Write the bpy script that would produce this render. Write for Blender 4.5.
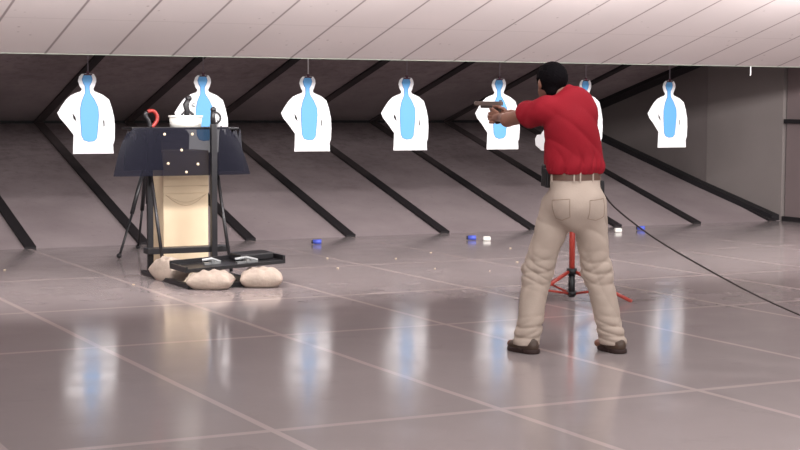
import bpy, bmesh, math, random
import numpy as np
from mathutils import Vector, Matrix

for o in list(bpy.data.objects):
    bpy.data.objects.remove(o)
SC = bpy.context.scene
COL = SC.collection
random.seed(7)
rng = np.random.default_rng(7)

# ------------------------------------------------------------------ camera
CF, CP, CR, CT, CH = 1596.8, -0.0761, 0.0042, 0.469, 1.519
fw = Vector((math.sin(CT)*math.cos(CP), math.cos(CT)*math.cos(CP), math.sin(CP)))
rt0 = Vector((math.cos(CT), -math.sin(CT), 0)); up0 = rt0.cross(fw)
RT = math.cos(CR)*rt0 + math.sin(CR)*up0
UP = -math.sin(CR)*rt0 + math.cos(CR)*up0
cd = bpy.data.cameras.new('camera'); cam = bpy.data.objects.new('camera', cd); COL.objects.link(cam)
cd.sensor_width = 36; cd.lens = CF/800*36; cd.clip_end = 200
cam.matrix_world = Matrix(((RT.x, UP.x, -fw.x, 0), (RT.y, UP.y, -fw.y, 0), (RT.z, UP.z, -fw.z, CH), (0, 0, 0, 1)))
SC.camera = cam

# ------------------------------------------------------------------ world, lamps, exposure
SC.view_settings.view_transform = 'Standard'
SC.view_settings.look = 'None'
SC.view_settings.gamma = 1
SC.view_settings.use_curve_mapping = False
SC.view_settings.exposure = 0.0
w = bpy.data.worlds.new('world'); SC.world = w; w.use_nodes = True
w.node_tree.nodes['Background'].inputs[0].default_value = (0.9, 0.88, 0.9, 1)
w.node_tree.nodes['Background'].inputs[1].default_value = 0.3


def area_lamp(name, loc, target, sx, sy, power, col=(1, 0.965, 0.96)):
    l = bpy.data.lights.new(name, 'AREA'); l.shape = 'RECTANGLE'; l.size = sx; l.size_y = sy
    l.energy = power; l.color = col
    o = bpy.data.objects.new(name, l); COL.objects.link(o); o.location = loc
    o.rotation_euler = (Vector(target)-Vector(loc)).to_track_quat('-Z', 'Y').to_euler()
    return o


area_lamp('ceiling_lamp', (1.5, 1.5, 3.0), (5.5, 13, 0.9), 6.0, 1.6, 300)
area_lamp('ceiling_lamp', (8.5, 2.5, 3.0), (8.5, 13, 0.9), 6.0, 1.6, 220)
area_lamp('ceiling_lamp', (5.0, 7.5, 3.2), (5.0, 8.2, 0), 6.0, 2.0, 135)
area_lamp('ceiling_lamp', (11.0, 9.0, 3.0), (11.0, 10.0, 0), 4.0, 1.5, 60)
for i in range(6):                       # the row of lamps under the baffle that lights the targets
    area_lamp('range_lamp', (1.0+2.44*i, 11.2, 2.5), (1.0+2.44*i, 17.0, 1.3), 1.2, 0.25, 100)


# ------------------------------------------------------------------ materials
def mat(name, col, rough=0.6, metal=0.0, nscale=0, namt=0.0, ncol=None, bump=0.0, bscale=60, spec=0.5, alpha=None):
    m = bpy.data.materials.new(name); m.use_nodes = True
    nt = m.node_tree; b = nt.nodes['Principled BSDF']
    b.inputs['Base Color'].default_value = (*col, 1)
    b.inputs['Roughness'].default_value = rough
    b.inputs['Metallic'].default_value = metal
    b.inputs['Specular IOR Level'].default_value = spec
    tc = nt.nodes.new('ShaderNodeTexCoord')
    if nscale:
        n = nt.nodes.new('ShaderNodeTexNoise'); n.inputs['Scale'].default_value = nscale
        n.inputs['Detail'].default_value = 5
        nt.links.new(tc.outputs['Object'], n.inputs['Vector'])
        r = nt.nodes.new('ShaderNodeValToRGB')
        c2 = ncol if ncol else tuple(c*(1-namt) for c in col)
        r.color_ramp.elements[0].position = 0.35; r.color_ramp.elements[0].color = (*c2, 1)
        r.color_ramp.elements[1].position = 0.65; r.color_ramp.elements[1].color = (*col, 1)
        nt.links.new(n.outputs['Fac'], r.inputs[0]); nt.links.new(r.outputs[0], b.inputs['Base Color'])
    if bump:
        n2 = nt.nodes.new('ShaderNodeTexNoise'); n2.inputs['Scale'].default_value = bscale
        n2.inputs['Detail'].default_value = 3
        nt.links.new(tc.outputs['Object'], n2.inputs['Vector'])
        bp = nt.nodes.new('ShaderNodeBump'); bp.inputs['Strength'].default_value = bump
        bp.inputs['Distance'].default_value = 0.01
        nt.links.new(n2.outputs['Fac'], bp.inputs['Height']); nt.links.new(bp.outputs[0], b.inputs['Normal'])
    if alpha is not None:
        b.inputs['Alpha'].default_value = alpha
    return m


class N:
    """small node-building helper"""
    def __init__(s, m):
        s.nt = m.node_tree
        s.b = s.nt.nodes['Principled BSDF']
        s.tc = s.nt.nodes.new('ShaderNodeTexCoord')
        s.sep = s.nt.nodes.new('ShaderNodeSeparateXYZ')
        s.nt.links.new(s.tc.outputs['Object'], s.sep.inputs[0])

    def m(s, op, a, b=None, c=None):
        n = s.nt.nodes.new('ShaderNodeMath'); n.operation = op
        for i, v in enumerate((a, b, c)):
            if v is None: continue
            if isinstance(v, (int, float)): n.inputs[i].default_value = v
            else: s.nt.links.new(v, n.inputs[i])
        return n.outputs[0]

    def noise(s, scale, detail=4, vscale=None, rough=0.5):
        n = s.nt.nodes.new('ShaderNodeTexNoise'); n.inputs['Scale'].default_value = scale
        n.inputs['Detail'].default_value = detail; n.inputs['Roughness'].default_value = rough
        src = s.tc.outputs['Object']
        if vscale:
            mp = s.nt.nodes.new('ShaderNodeMapping'); mp.inputs['Scale'].default_value = vscale
            s.nt.links.new(src, mp.inputs[0]); src = mp.outputs[0]
        s.nt.links.new(src, n.inputs['Vector'])
        return n.outputs['Fac']

    def vor(s, scale):
        n = s.nt.nodes.new('ShaderNodeTexVoronoi'); n.inputs['Scale'].default_value = scale
        s.nt.links.new(s.tc.outputs['Object'], n.inputs['Vector'])
        return n.outputs['Distance']

    def mix(s, fac, a, b):
        n = s.nt.nodes.new('ShaderNodeMix'); n.data_type = 'RGBA'
        for i, v in ((0, fac), (6, a), (7, b)):
            if isinstance(v, (int, float)): n.inputs[i].default_value = v
            elif isinstance(v, tuple): n.inputs[i].default_value = (*v, 1)
            else: s.nt.links.new(v, n.inputs[i])
        return n.outputs[2]

    def rng(s, v, a, b, c=0.0, d=1.0):
        n = s.nt.nodes.new('ShaderNodeMapRange'); n.clamp = True
        s.nt.links.new(v, n.inputs[0])
        for i, q in enumerate((a, b, c, d)): n.inputs[i+1].default_value = q
        return n.outputs[0]

    def bump(s, h, strength, dist=0.01):
        bp = s.nt.nodes.new('ShaderNodeBump'); bp.inputs['Strength'].default_value = strength
        bp.inputs['Distance'].default_value = dist
        s.nt.links.new(h, bp.inputs['Height']); s.nt.links.new(bp.outputs[0], s.b.inputs['Normal'])

    def col(s, c): s.nt.links.new(c, s.b.inputs['Base Color'])


LANE = 1.219
A0 = 2.788
YLINES = (2.2, 4.4, 6.797, 9.614, 11.42, 13.496)


def floor_material():
    m = mat('sealed_concrete', (0.3, 0.26, 0.26), 0.2)
    n = N(m)
    X, Y = n.sep.outputs[0], n.sep.outputs[1]
    wob = n.m('MULTIPLY', n.m('SUBTRACT', n.noise(1.3, 2), 0.5), 0.02)
    fx = n.m('ABSOLUTE', n.m('SUBTRACT', n.m('FRACT', n.m('ADD', n.m('DIVIDE', n.m('SUBTRACT', n.m('ADD', X, wob), A0), LANE), 0.5)), 0.5))
    mask = n.rng(fx, 0.017/LANE, 0.024/LANE, 1, 0)
    for yl in YLINES:
        d = n.m('ABSOLUTE', n.m('SUBTRACT', n.m('ADD', Y, wob), yl))
        mask = n.m('MAXIMUM', mask, n.rng(d, 0.022, 0.034, 0.85, 0))
    base = n.mix(n.noise(0.9, 5), FLOOR_A, FLOOR_B)
    speck = n.rng(n.vor(4.5), 0.0, 0.03, 1, 0)
    smudge = n.rng(n.noise(2.2, 6, rough=0.7), 0.58, 0.75)
    base = n.mix(n.m('MULTIPLY', smudge, 0.3), base, (0.2, 0.16, 0.16))
    base = n.mix(n.m('MULTIPLY', speck, 0.25), base, (0.6, 0.55, 0.55))
    n.col(n.mix(n.m('MULTIPLY', mask, 0.8), base, (0.52, 0.43, 0.41)))
    r = n.rng(n.noise(3.0, 4), 0.3, 0.7, 0.10, 0.17)
    n.nt.links.new(r, n.b.inputs['Roughness'])
    n.b.inputs['Specular IOR Level'].default_value = 0.38
    n.bump(n.noise(9, 2), 0.025, 0.01)
    return m


FLOOR_A = (0.325, 0.278, 0.276)
FLOOR_B = (0.36, 0.31, 0.307)


def plate_material(name, light, dark, lower):
    m = mat(name, light, 0.55)
    n = N(m)
    big = n.rng(n.noise(0.8, 5, rough=0.6), 0.35, 0.68)
    c = n.mix(big, dark, light)
    Y = n.sep.outputs[1]
    # dark band with rust mottling, stronger towards the seam below, towards the front above
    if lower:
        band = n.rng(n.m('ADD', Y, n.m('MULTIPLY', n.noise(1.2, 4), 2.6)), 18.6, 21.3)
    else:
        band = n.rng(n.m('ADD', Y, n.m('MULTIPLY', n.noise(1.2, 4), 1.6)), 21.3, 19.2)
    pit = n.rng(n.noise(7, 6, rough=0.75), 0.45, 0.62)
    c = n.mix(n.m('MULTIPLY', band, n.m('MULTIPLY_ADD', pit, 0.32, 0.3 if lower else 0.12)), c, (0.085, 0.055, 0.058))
    fl = n.rng(n.noise(14, 5, rough=0.8), 0.62, 0.72)
    c = n.mix(n.m('MULTIPLY', fl, 0.55), c, (0.09, 0.06, 0.058))
    n.col(c)
    n.bump(n.noise(16, 4), 0.15, 0.01)
    return m


def canopy_material():
    m = mat('pale_panel', (0.6, 0.5, 0.48), 0.55)
    n = N(m)
    X, Y = n.sep.outputs[0], n.sep.outputs[1]
    fx = n.m('ABSOLUTE', n.m('SUBTRACT', n.m('FRACT', n.m('ADD', n.m('DIVIDE', n.m('SUBTRACT', X, 3.7405), 0.61), 0.5)), 0.5))
    seam = n.rng(fx, 0.007/0.61, 0.016/0.61, 1, 0)
    j2 = n.rng(n.m('ABSOLUTE', n.m('SUBTRACT', Y, 13.62)), 0.004, 0.012, 0.22, 0)
    c = n.mix(n.noise(0.8, 3), (0.53, 0.475, 0.465), (0.60, 0.54, 0.53))
    sp = n.m('MULTIPLY', n.rng(n.vor(7.0), 0.06, 0.12, 1, 0), n.rng(n.noise(1.7, 2), 0.47, 0.56))
    c = n.mix(n.m('MULTIPLY', sp, 0.6), c, (0.2, 0.15, 0.15))
    c = n.mix(n.m('MULTIPLY', seam, 0.8), c, (0.14, 0.1, 0.1))
    c = n.mix(j2, c, (0.25, 0.2, 0.2))
    n.col(c)
    return m


M = {}
M['floor'] = floor_material()
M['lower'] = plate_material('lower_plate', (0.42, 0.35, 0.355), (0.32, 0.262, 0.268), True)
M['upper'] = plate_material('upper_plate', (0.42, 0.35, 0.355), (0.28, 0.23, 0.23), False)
M['canopy'] = canopy_material()
M['edge'] = mat('panel_edge', (0.22, 0.26, 0.21), 0.6)
M['rubber'] = mat('black_rubber', (0.012, 0.01, 0.012), 0.7, bump=0.2)
M['strip'] = mat('dusty_rubber', (0.012, 0.01, 0.012), 0.7)
n_ = N(M['strip'])
n_.col(n_.mix(n_.rng(n_.m('ADD', n_.sep.outputs[1], n_.m('MULTIPLY', n_.noise(2.0, 4), 2.0)), 19.2, 22.2, 0.0, 0.85), (0.014, 0.011, 0.013), (0.13, 0.1, 0.1)))
M['wall'] = mat('side_wall_paint', (0.21, 0.178, 0.172), 0.7, nscale=0.9, namt=0.15)
M['wall2'] = mat('side_wall_panel', (0.25, 0.217, 0.207), 0.7, nscale=0.8, namt=0.12)
M['wall3'] = mat('side_wall_end', (0.24, 0.185, 0.185), 0.7, nscale=0.8, namt=0.12)
M['room'] = mat('room_paint', (0.35, 0.31, 0.31), 0.8, nscale=0.5, namt=0.1)
M['paper'] = mat('white_card', (0.93, 0.93, 0.94), 0.5)
M['blue'] = mat('blue_print', (0.13, 0.42, 0.8), 0.5)
M['blueline'] = mat('blue_outline', (0.06, 0.2, 0.48), 0.5)
M['clip'] = mat('dark_clip', (0.09, 0.03, 0.05), 0.5)
M['rod'] = mat('grey_rod', (0.25, 0.22, 0.25), 0.5)
M['wrod'] = mat('white_rod', (0.85, 0.85, 0.85), 0.4)
M['blackmetal'] = mat('black_metal', (0.012, 0.011, 0.013), 0.42, metal=0.0, nscale=8, namt=0.3)
M['steel'] = mat('grey_steel', (0.45, 0.46, 0.46), 0.35, metal=0.8)
M['smoke'] = mat('smoked_plastic', (0.006, 0.006, 0.012), 0.4, alpha=0.9, spec=0.06)
M['darkcloth'] = mat('black_cloth', (0.012, 0.012, 0.018), 0.8, bump=0.4, bscale=20)
M['cream'] = mat('cream_board', (0.72, 0.6, 0.42), 0.6, nscale=1.4, ncol=(0.62, 0.48, 0.32))
M['creamline'] = mat('brown_print', (0.5, 0.38, 0.26), 0.7)
M['sand'] = mat('sandbag_cloth', (0.47, 0.385, 0.32), 0.9, nscale=6, namt=0.15, bump=0.6, bscale=40)
M['sandred'] = mat('sandbag_print', (0.62, 0.42, 0.36), 0.9)
M['white'] = mat('white_plastic', (0.85, 0.84, 0.78), 0.35)
M['red'] = mat('red_paint', (0.42, 0.045, 0.03), 0.35)
M['redplastic'] = mat('red_plastic', (0.26, 0.02, 0.015), 0.4)
M['bluepl'] = mat('blue_plastic', (0.08, 0.12, 0.6), 0.4)
M['cord'] = mat('black_cord', (0.03, 0.02, 0.02), 0.6)
M['skin'] = mat('skin', (0.25, 0.112, 0.075), 0.5, nscale=9, namt=0.12)
M['hair'] = mat('black_hair', (0.004, 0.003, 0.004), 0.8, bump=0.5, bscale=90, spec=0.06)
M['shirt'] = mat('red_knit', (0.27, 0.008, 0.018), 0.8, nscale=5, namt=0.12, bump=0.15, bscale=120, spec=0.2)
M['khaki'] = mat('khaki_cotton', (0.47, 0.385, 0.325), 0.85, nscale=5, namt=0.1, bump=0.12, bscale=120, spec=0.2)
M['khakiseam'] = mat('khaki_seam', (0.3, 0.23, 0.18), 0.9)
M['belt'] = mat('brown_leather', (0.13, 0.07, 0.05), 0.5)
M['shoe'] = mat('brown_shoe', (0.075, 0.045, 0.03), 0.45, nscale=6, namt=0.3)
M['sole'] = mat('dark_sole', (0.03, 0.012, 0.01), 0.7)
M['eye'] = mat('eye_white', (0.8, 0.8, 0.78), 0.2)
M['iris'] = mat('dark_iris', (0.03, 0.015, 0.01), 0.2)
M['gun'] = mat('gun_frame', (0.05, 0.035, 0.03), 0.4)
M['slide'] = mat('gun_slide', (0.19, 0.14, 0.12), 0.4, metal=0.3)
M['brass'] = mat('brass', (0.75, 0.62, 0.45), 0.35, metal=0.5)


# ------------------------------------------------------------------ mesh helpers
def link(name, me, m, parent=None, smooth=False):
    o = bpy.data.objects.new(name, me); COL.objects.link(o)
    ms = m if isinstance(m, (list, tuple)) else [m]
    for q in ms: me.materials.append(q)
    if smooth:
        me.shade_smooth()
    if parent: o.parent = parent
    return o


def obj(name, bm, m, parent=None, smooth=False, bevel=0):
    if bevel:
        bmesh.ops.bevel(bm, geom=list(bm.edges), offset=bevel, segments=2, affect='EDGES', profile=0.5, clamp_overlap=True)
    bmesh.ops.recalc_face_normals(bm, faces=bm.faces)
    me = bpy.data.meshes.new(name); bm.to_mesh(me); bm.free()
    return link(name, me, m, parent, smooth)


def BM(): return bmesh.new()


def box(bm, c, s, rot=None, mi=0):
    r = bmesh.ops.create_cube(bm, size=1)
    mt = Matrix.Translation(Vector(c)) @ (rot.to_4x4() if rot else Matrix.Identity(4)) @ Matrix.Diagonal((*s, 1))
    bmesh.ops.transform(bm, matrix=mt, verts=r['verts'])
    for f in {f for v in r['verts'] for f in v.link_faces}: f.material_index = mi
    return r['verts']


def tube(bm, pts, r, seg=10, cap=True, mi=0):
    """swept tube along points; r a number or a list"""
    pts = [Vector(p) for p in pts]; n = len(pts)
    rs = r if isinstance(r, (list, tuple)) else [r]*n
    rings = []; prev = None
    for i, p in enumerate(pts):
        d = (pts[min(i+1, n-1)]-pts[max(i-1, 0)]).normalized()
        if prev is None:
            a = d.orthogonal().normalized()
        else:
            a = (prev-d*prev.dot(d)).normalized()
        prev = a; b = d.cross(a)
        rings.append([bm.verts.new(p+rs[i]*(math.cos(2*math.pi*k/seg)*a+math.sin(2*math.pi*k/seg)*b)) for k in range(seg)])
    for i in range(n-1):
        for k in range(seg):
            f = bm.faces.new((rings[i][k], rings[i][(k+1) % seg], rings[i+1][(k+1) % seg], rings[i+1][k])); f.material_index = mi
    if cap:
        for rr in (rings[0][::-1], rings[-1]):
            f = bm.faces.new(rr); f.material_index = mi


def lathe(bm, c, prof, seg=24, mi=0):
    """profile (r, z) turned round a vertical axis at c"""
    rings = []
    for (r, z) in prof:
        if r < 1e-6: rings.append([bm.verts.new((c[0], c[1], c[2]+z))])
        else: rings.append([bm.verts.new((c[0]+r*math.cos(2*math.pi*k/seg), c[1]+r*math.sin(2*math.pi*k/seg), c[2]+z)) for k in range(seg)])
    for i in range(len(rings)-1):
        a, b = rings[i], rings[i+1]
        for k in range(seg):
            q = []
            for v in (a[k % len(a)], a[(k+1) % len(a)], b[(k+1) % len(b)], b[k % len(b)]):
                if v not in q: q.append(v)
            if len(q) > 2:
                f = bm.faces.new(q); f.material_index = mi


def slab(bm, pts, y0, y1, holes=()):
    """polygon in (x, z) extruded between y0 and y1 with holes"""
    es = []
    for loop in [pts]+list(holes):
        vs = [bm.verts.new((p[0], y0, p[1])) for p in loop]
        es += [bm.edges.new((vs[i], vs[(i+1) % len(vs)])) for i in range(len(vs))]
    g = bmesh.ops.triangle_fill(bm, use_beauty=True, edges=es)
    fs = [f for f in g['geom'] if isinstance(f, bmesh.types.BMFace)]
    e = bmesh.ops.extrude_face_region(bm, geom=fs)
    for v in [v for v in e['geom'] if isinstance(v, bmesh.types.BMVert)]: v.co.y = y1


def quadmesh(pts):
    bm = BM(); bm.faces.new([bm.verts.new(p) for p in pts]); return bm


def thing(name, label, cat, loc=(0, 0, 0), rotz=0, group=None):
    o = bpy.data.objects.new(name, None); COL.objects.link(o)
    o.location = loc; o.rotation_euler = (0, 0, rotz); o.empty_display_size = 0.1
    return tag(o, label, cat, group)


def tag(o, label, cat, group=None):
    o['label'] = label; o['category'] = cat
    if group: o['group'] = group
    return o


def struct(o, label=None):
    o['kind'] = 'structure'
    if label: o['label'] = label
    return o


def smooth_pts(pts, n=8):
    P = [Vector(p) for p in pts]; P = [2*P[0]-P[1]]+P+[2*P[-1]-P[-2]]
    out = []
    for i in range(1, len(P)-2):
        for k in range(n):
            t = k/n; a, b, c, d = P[i-1:i+3]
            out.append(0.5*((2*b)+(c-a)*t+(2*a-5*b+4*c-d)*t*t+(3*b-a-3*c+d)*t**3))
    out.append(P[-2]); return out


# ------------------------------------------------------------------ the setting
XL, XR = -3.0, 13.95
YE, YS, ZS, SL = 16.4265, 20.93, 1.2536, 0.2784
YC, ZC = 14.594, 1.960
UPY = 15.6

bm = BM(); box(bm, (6.5, 7.0, -0.05), (21, 28.2, 0.1)); struct(obj('floor', bm, M['floor']), 'glossy grey concrete floor with pale joint lines')


def sheet(name, y0, z0, y1, z1, th, m, label, x0=XL, x1=14.4, sign=1):
    bm = BM()
    vs = [bm.verts.new(p) for p in ((x0, y0, z0), (x1, y0, z0), (x1, y1, z1), (x0, y1, z1))]
    lo = [bm.verts.new(v.co+Vector((0, 0, th*sign))) for v in vs]
    bm.faces.new(vs); bm.faces.new(lo[::-1])
    for i in range(4): bm.faces.new((vs[i], vs[(i+1) % 4], lo[(i+1) % 4], lo[i]))
    return struct(obj(name, bm, m), label)


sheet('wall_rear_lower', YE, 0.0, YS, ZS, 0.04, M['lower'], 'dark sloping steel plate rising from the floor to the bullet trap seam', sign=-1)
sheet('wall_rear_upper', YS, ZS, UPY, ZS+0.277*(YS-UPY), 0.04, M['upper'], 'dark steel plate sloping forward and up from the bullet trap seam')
cz = lambda y: ZC+0.2774*(YC-y)
sheet('ceiling', YC, ZC, 9.6, cz(9.6), 0.03, M['canopy'], 'pale panelled baffle sloping up towards the shooter')
bm = BM(); box(bm, (5.7, YC+0.006, ZC+0.012), (17.4, 0.012, 0.034)); struct(obj('trim_1', bm, M['edge']), 'thin edge strip along the pale ceiling baffle')
bm = BM(); box(bm, (6.5, 2.3, cz(9.6)+0.02), (21, 14.6, 0.04)); struct(obj('ceiling_rear', bm, M['room']), 'flat ceiling over the shooting area')
bm = BM(); box(bm, (-3.55, 7, 1.7), (0.1, 28.2, 3.4)); struct(obj('wall_left', bm, M['room']))
bm = BM(); box(bm, (6.5, -5.05, 1.7), (21, 0.1, 3.4)); struct(obj('wall_front', bm, M['room']))
# the side wall leans in slightly behind the trap opening
SW = [(13.93, 16.42), (13.752, 17.78), (13.46, 21.2)]


def vwall(name, p, q, z0, z1, m, label=None, th=0.12):
    d = Vector((q[0]-p[0], q[1]-p[1], 0)); nrm = Vector((d.y, -d.x, 0)).normalized()
    bm = BM(); base = [Vector((p[0], p[1], 0)), Vector((q[0], q[1], 0)), Vector((q[0], q[1], 0))+nrm*th, Vector((p[0], p[1], 0))+nrm*th]
    lo = [bm.verts.new(v+Vector((0, 0, z0))) for v in base]; hi = [bm.verts.new(v+Vector((0, 0, z1))) for v in base]
    bm.faces.new(lo); bm.faces.new(hi[::-1])
    for i in range(4): bm.faces.new((lo[i], lo[(i+1) % 4], hi[(i+1) % 4], hi[i]))
    return struct(obj(name, bm, m), label)


vwall('wall_right', SW[1], SW[2], 0, 3.0, M['wall'], 'dark side wall behind the trap opening')
vwall('wall_right_middle', (SW[0][0], SW[0][1]), (SW[1][0]+0.002, SW[1][1]-0.004), 0, 3.3, M['wall2'], 'grey side wall panel beside the trap opening')
vwall('wall_right_end', (13.98, -5), (13.98, 16.40), 0, 3.4, M['wall3'], 'reddish grey side wall in front of the trap')
bm = BM(); box(bm, (13.955, 11.0, 1.305), (0.05, 10.8, 0.055)); struct(obj('trim_2', bm, M['rubber']), 'black rail along the side wall')
bm = BM(); box(bm, (13.955, 11.0, 0.03), (0.05, 10.8, 0.06)); struct(obj('baseboard_right', bm, M['rubber']))
bm = BM(); box(bm, (5.6, YS-0.05, ZS+0.0), (16.4, 0.06, 0.035)); struct(obj('trim_3', bm, M['rubber']), 'dark seam where the two trap plates meet')

SX0, SW_ = 4.03, 0.115
k = 4
for i in range(-3, 9):
    x = SX0+i*LANE-LANE+LANE
    for (ya, za, yb, zb, off) in ((YE-0.02, -0.0055, YS-0.03, ZS-0.008, 1), (YS-0.03, ZS+0.008, UPY, ZS+0.277*(YS-UPY), -1)):
        bm = BM()
        nrm = Vector((0, -(zb-za), yb-ya)).normalized()
        if nrm.z*off < 0: nrm = -nrm
        t = nrm*0.025; wd = SW_/2 if off == 1 else SW_*0.5
        a = [Vector((x-wd, ya, za)), Vector((x+wd, ya, za)), Vector((x+wd, yb, zb)), Vector((x-wd, yb, zb))]
        if off == 1:
            a[0].z = a[1].z = 0.001
        lo = [bm.verts.new(v-t*0.2) for v in a]; hi = [bm.verts.new(v+t) for v in a]
        bm.faces.new(lo); bm.faces.new(hi)
        for q in range(4): bm.faces.new((lo[q], lo[(q+1) % 4], hi[(q+1) % 4], hi[q]))
        struct(obj('trim_%d' % k, bm, M['strip']), 'black strip along the %s trap plate' % ('lower' if off == 1 else 'upper')); k += 1


def walltrim(pts, wd, th, up):
    """flat strip lying on the plate along the wall"""
    global k
    bm = BM(); rows = []
    for (x, y) in pts:
        z = (ZS-SL*(YS-y)) if not up else (ZS+0.277*(YS-y))
        s = 1 if not up else -1
        rows.append([bm.verts.new((x-wd, y, z)), bm.verts.new((x-wd, y, z+s*th)), bm.verts.new((x-0.005, y, z+s*th)), bm.verts.new((x-0.005, y, z))])
    for a, b in zip(rows, rows[1:]):
        for q in range(4): bm.faces.new((a[q], a[(q+1) % 4], b[(q+1) % 4], b[q]))
    bm.faces.new(rows[0]); bm.faces.new(rows[-1][::-1])
    struct(obj('trim_%d' % k, bm, M['rubber']), 'black strip where the trap plate meets the side wall'); k += 1


wx = lambda y: np.interp(y, [16.42, 17.85, 21.2], [13.93, 13.745, 13.46])
ys = [16.44, 17.2, 17.85, 19, 20, 20.85]
walltrim([(float(wx(y)), y) for y in ys], 0.13, 0.075, False)
ys = [15.7, 16.43, 17.2, 17.85, 19, 20, 20.85]
walltrim([(float(wx(y)), y) for y in ys], 0.29, 0.05, True)

# ------------------------------------------------------------------ silhouette targets
OUT = [(165, 90), (190, 87), (212, 90), (220, 104), (221, 118), (215, 136), (209, 148), (212, 156), (245, 170), (270, 189), (281, 222), (290, 262), (292, 305), (290, 350), (284, 365), (286, 400),
       (128, 400), (131, 326), (104, 290), (80, 262), (70, 241), (86, 215), (104, 190), (122, 173), (142, 164), (160, 158), (165, 150), (157, 138), (150, 118), (155, 100)]
HOLE = [(128, 240), (139, 258), (144, 278), (130, 262)]
SLIT = [(246, 268), (251, 272), (252, 292), (247, 296)]
BLU = [(185, 92), (172, 97), (167, 111), (171, 125), (178, 137), (178, 165), (166, 193), (159, 225), (159, 265), (163, 330), (171, 346), (188, 352), (210, 350), (220, 338), (224, 300), (228, 250), (226, 220), (212, 190), (196, 166), (193, 150), (193, 137), (201, 122), (204, 110), (200, 97)]
UX, UZ = 0.00272, 0.00265
tp = lambda L, g=1.0, c=(193, 225): [((c[0]+(u-c[0])*g-185)*UX, (400-(c[1]+(v-c[1])*g))*UZ) for (u, v) in L]


def grow(L, d):
    n = len(L); out = []
    area = sum(L[i][0]*L[(i+1) % n][1]-L[(i+1) % n][0]*L[i][1] for i in range(n))
    s = 1 if area > 0 else -1
    for i in range(n):
        a, b, c = L[i-1], L[i], L[(i+1) % n]
        t = Vector((c[0]-a[0], c[1]-a[1])).normalized()
        out.append((b[0]+s*t.y*d, b[1]-s*t.x*d))
    return out


TZ = 0.985
YT = 16.2


def make_target():
    t = thing('silhouette_target', '', 'target', (4.62, YT, TZ))
    bm = BM(); slab(bm, tp(OUT), 0, 0.006, [tp(HOLE), tp(SLIT)]); obj('card', bm, M['paper'], t)
    bm = BM(); slab(bm, tp(BLU), -0.004, -0.0002)
    z = obj('blue_figure', bm, M['blue'], t)
    bm = BM()
    a, b = tp(BLU), tp(grow(BLU, 2.2))
    n = len(a)
    A = [bm.verts.new((p[0], -0.002, p[1])) for p in a]; B = [bm.verts.new((p[0], -0.002, p[1])) for p in b]
    A2 = [bm.verts.new((p[0], 0, p[1])) for p in a]; B2 = [bm.verts.new((p[0], 0, p[1])) for p in b]
    for i in range(n):
        j = (i+1) % n
        bm.faces.new((A[i], A[j], B[j], B[i])); bm.faces.new((B[i], B[j], B2[j], B2[i])); bm.faces.new((A2[i], A2[j], A[j], A[i]))
    obj('blue_outline', bm, M['blueline'], t)
    bm = BM(); box(bm, (0.01, 0, 0.815), (0.085, 0.02, 0.014)); box(bm, (0.01, 0, 0.835), (0.03, 0.016, 0.03))
    obj('clip', bm, M['clip'], t, bevel=0.002)
    bm = BM(); tube(bm, [(0.01, 0, 0.84), (0.01, 0, ZS+0.277*(YS-YT)-TZ)], 0.006, 8)
    obj('hanger_rod', bm, M['rod'], t, smooth=True)
    return t


def copy_tree(o, parent=None):
    c = o.copy(); COL.objects.link(c); c.parent = parent
    for ch in [x for x in COL.objects if x.parent == o]: copy_tree(ch, c)
    return c


proto = make_target()
TL = ['white silhouette target with blue figure hanging leftmost, left of the stand and tub',
      'white and blue silhouette target behind the white tub, lower part hidden by the stand',
      'white and blue silhouette target hanging from a white rod, right of the stand',
      'fully visible white and blue silhouette target next left of the one behind the pistol',
      'white and blue silhouette target directly behind the pistol and hands',
      'white and blue silhouette target mostly hidden behind the red shirt',
      'white and blue silhouette target hanging rightmost, before the grey side wall']
for i, lb in enumerate(TL):
    t = proto if i == 0 else copy_tree(proto)
    t.location = (4.62+i*LANE-(0.035 if i == 0 else 0), YT, TZ); t['label'] = lb; t['group'] = 'row of silhouette targets'
    if i == 5: t.location.x -= 0.015; t.rotation_euler.z = 0.15
    if i == 2:
        for ch in [x for x in COL.objects if x.parent == t and x.name.startswith('hanger_rod')]:
            ch.data = ch.data.copy(); ch.data.materials.clear(); ch.data.materials.append(M['wrod']); ch['label'] = 'white rod'
# spare hook on the baffle edge
bm = BM(); tube(bm, smooth_pts([(11.874, 14.57, 1.955), (11.874, 14.57, 1.90), (11.874, 14.57, 1.865), (11.871, 14.57, 1.857), (11.866, 14.57, 1.862)], 5), 0.007, 8)
tag(obj('hanging_hook', bm, M['wrod'], smooth=True), 'small empty white hook under the pale baffle edge, right of all targets', 'hook')

# ------------------------------------------------------------------ table stand
FX0, FX1, FY = 4.325, 4.935, 13.35
st = thing('target_stand', 'black metal stand with smoked panel on top and sandbags on its feet', 'stand', (FX0, FY, 0))
L = lambda x, y, z: (x-FX0, y-FY, z)
bm = BM(); box(bm, L(FX0, FY, 0.66), (0.05, 0.04, 1.26)); obj('upright', bm, M['blackmetal'], st, bevel=0.004)
bm = BM(); box(bm, L(FX1-0.085, FY-0.17, 0.68), (0.052, 0.05, 1.3)); obj('upright', bm, M['blackmetal'], st, bevel=0.004)
for x in (FX0, FX1):
    bm = BM(); tube(bm, [L(x, FY-0.02, 0.93), L(x+0.02, FY-0.32, 0.05)], 0.016, 8); obj('brace', bm, M['blackmetal'], st, smooth=True)
    bm = BM(); box(bm, L(x, FY-0.42, 0.02), (0.05, 1.25, 0.04)); obj('foot_rail', bm, M['blackmetal'], st, bevel=0.004)
bm = BM(); box(bm, L((FX0+FX1)/2, FY-0.09, 0.235), (FX1-FX0+0.14, 0.14, 0.05)); obj('crossbar', bm, M['blackmetal'], st, bevel=0.004)
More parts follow.
